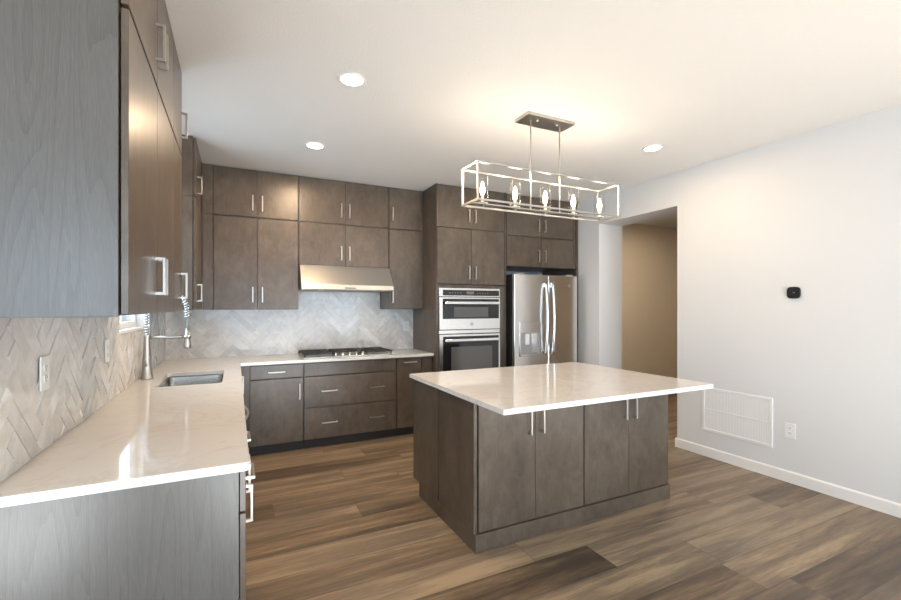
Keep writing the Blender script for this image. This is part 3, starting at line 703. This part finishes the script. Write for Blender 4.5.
# ------------------------------------------------------------------ pendant
PY = 2.625
pn = thing('pendant_light', 'rectangular nickel cage pendant with five candle bulbs over the island', 'pendant light', (2.08, PY, ZC))
px0, px1, py0, py1, pz0, pz1 = 1.432, 2.722, 2.510, 2.740, 2.150, 2.412; T = 0.012
m = MB()
for z in (pz0, pz1-T):
    for y in (py0, py1-T): m.box(px0, px1, y, y+T, z, z+T)
    for x in (px0, px1-T): m.box(x, x+T, py0+T, py1-T, z, z+T)
for x in (px0, px1-T):
    for y in (py0, py1-T): m.box(x, x+T, y, y+T, pz0+T, pz1-T)
obj('frame', m, M['nickel'], pn)
m = MB(); m.box(px0+T, px1-T, PY-0.017, PY+0.017, pz0, pz0+0.008)
ca = obj('socket_bar', m, M['nickel'], pn)
cn = MB().box(1.868, 2.295, 2.545, 2.712, ZC-0.022, ZC-0.001, 0.001)
cno = obj('canopy', cn, M['nickel'], pn)
for x in (1.99, 2.17): obj('canopy_screw', MB().lathe([(0.008, -0.012), (0.008, 0)], (x, PY-0.02, ZC-0.022), n=12), M['nickel'], cno)
for x in (1.945, 2.214): obj('rod', MB().lathe([(0.0055, 0), (0.0055, ZC-0.022-pz0-0.008)], (x, PY, pz0+0.008), n=12), M['nickel'], pn)
for i in range(5):
    x = 1.537+0.271*i; zb = pz0+0.008
    so = obj('socket', MB().lathe([(0.0, -0.022), (0.010, -0.022), (0.010, 0), (0.036, 0.0), (0.036, 0.005), (0.0125, 0.007), (0.011, 0.060), (0.0, 0.060)], (x, PY, zb), n=20), M['nickel'], pn)
    obj('bulb', MB().lathe([(0.008, 0.0), (0.013, 0.012), (0.0175, 0.030), (0.0165, 0.045), (0.010, 0.070), (0.003, 0.092), (0.0, 0.094)], (x, PY, zb+0.060), n=16), M['bulb'], so)
    obj('glass_shade', MB().lathe([(0.0395, 0.0055), (0.0395, 0.185)], (x, PY, zb), n=28, cap=False), M['shade_glass'], so)
    l = bpy.data.lights.new('bulb_lamp', 'POINT'); l.energy = 2.3; l.color = (1.0, 0.83, 0.62); l.shadow_soft_size = 0.05
    lo = bpy.data.objects.new('bulb_lamp', l); lo.location = Vector((x, PY, zb+0.235))-Vector(pn.location); lo.parent = pn; COL.objects.link(lo)

# ------------------------------------------------------------------ recessed lights
for (x, y, lab) in ((0.640, 2.67, 'recessed ceiling light nearest the left cabinets, in front of the pendant'),
                    (0.615, 3.90, 'recessed ceiling light closest to the back wall cabinets'),
                    (3.28, 2.66, 'recessed ceiling light right of the pendant near the white wall')):
    r = thing('recessed_light', lab, 'ceiling light', (x, y, ZC), 'recessed ceiling lights')
    obj('trim_ring', MB().lathe([(0.066, -0.002), (0.084, -0.001), (0.086, -0.004), (0.080, -0.009), (0.066, -0.006), (0.066, -0.002)], (x, y, ZC), n=32, cap=False), M['trim'], r)
    obj('lens', MB().lathe([(0.0, -0.006), (0.066, -0.006), (0.066, -0.002), (0.0, -0.002)], (x, y, ZC), n=32), M['lamp_lens'], r)
    l = bpy.data.lights.new('downlight_lamp', 'AREA'); l.shape = 'DISK'; l.size = 0.13; l.energy = 32 if y > 3.5 else (17 if x < 2 else 12); l.color = (1.0, 0.72, 0.45)
    lo = bpy.data.objects.new('downlight_lamp', l); lo.location = (0, 0, -0.012); lo.parent = r; COL.objects.link(lo)

# ------------------------------------------------------------------ right wall: thermostat, vent
th = thing('thermostat', 'black rounded thermostat on the white right wall', 'thermostat', (XR, 1.966, 1.512))
def sq(r, n=40, e=3.6):
    return [(r*math.copysign(abs(math.cos(t))**(2/e), math.cos(t)), r*math.copysign(abs(math.sin(t))**(2/e), math.sin(t))) for t in [2*math.pi*i/n for i in range(n)]]
m = MB(); bm = m.bm; rg = []
for k, d_ in ((0.96, 0.0), (1.0, 0.004), (1.0, 0.016), (0.94, 0.022)):
    rg.append([bm.verts.new((XR-d_, 1.966+p*k, 1.558+q*k)) for p, q in sq(0.0475)])
for A, B in zip(rg, rg[1:]):
    for i in range(len(A)): f = bm.faces.new((A[i], A[(i+1) % len(A)], B[(i+1) % len(A)], B[i])); f.smooth = True
bm.faces.new(rg[0]); bm.faces.new(rg[-1])
obj('body', m, M['black'], th)
obj('screen_mark', MB().box(XR-0.0228, XR-0.0218, 1.954, 1.966, 1.554, 1.562), M['logo'], th)
v0, v1, vz0, vz1 = 2.124, 2.748, 0.245, 0.668
vg = thing('vent_grille', 'white return-air vent grille low on the right wall behind the island corner', 'vent', (XR, (v0+v1)/2, vz0))
m = MB(); fw = 0.026
fbox(m, FRW, v0, v1, 0, 0.009, vz0, vz0+fw, 0.002); fbox(m, FRW, v0, v1, 0, 0.009, vz1-fw, vz1, 0.002)
fbox(m, FRW, v0, v0+fw, 0, 0.009, vz0+fw, vz1-fw, 0.002); fbox(m, FRW, v1-fw, v1, 0, 0.009, vz0+fw, vz1-fw, 0.002)
obj('frame', m, M['white_plastic'], vg)
m = MB(); fbox(m, FRW, v0+fw, v1-fw, 0.0002, 0.001, vz0+fw, vz1-fw); obj('backing', m, M['white_plastic'], vg)
m = MB(); a = v0+fw+0.004
while a < v1-fw-0.006:
    fbox(m, FRW, a, a+0.0095, 0.001, 0.0035, vz0+fw, vz1-fw); a += 0.0135
fbox(m, FRW, v0+fw, v1-fw, 0.001, 0.0075, (vz0+vz1)/2-0.004, (vz0+vz1)/2+0.004)
obj('slats', m, M['white_plastic'], vg)
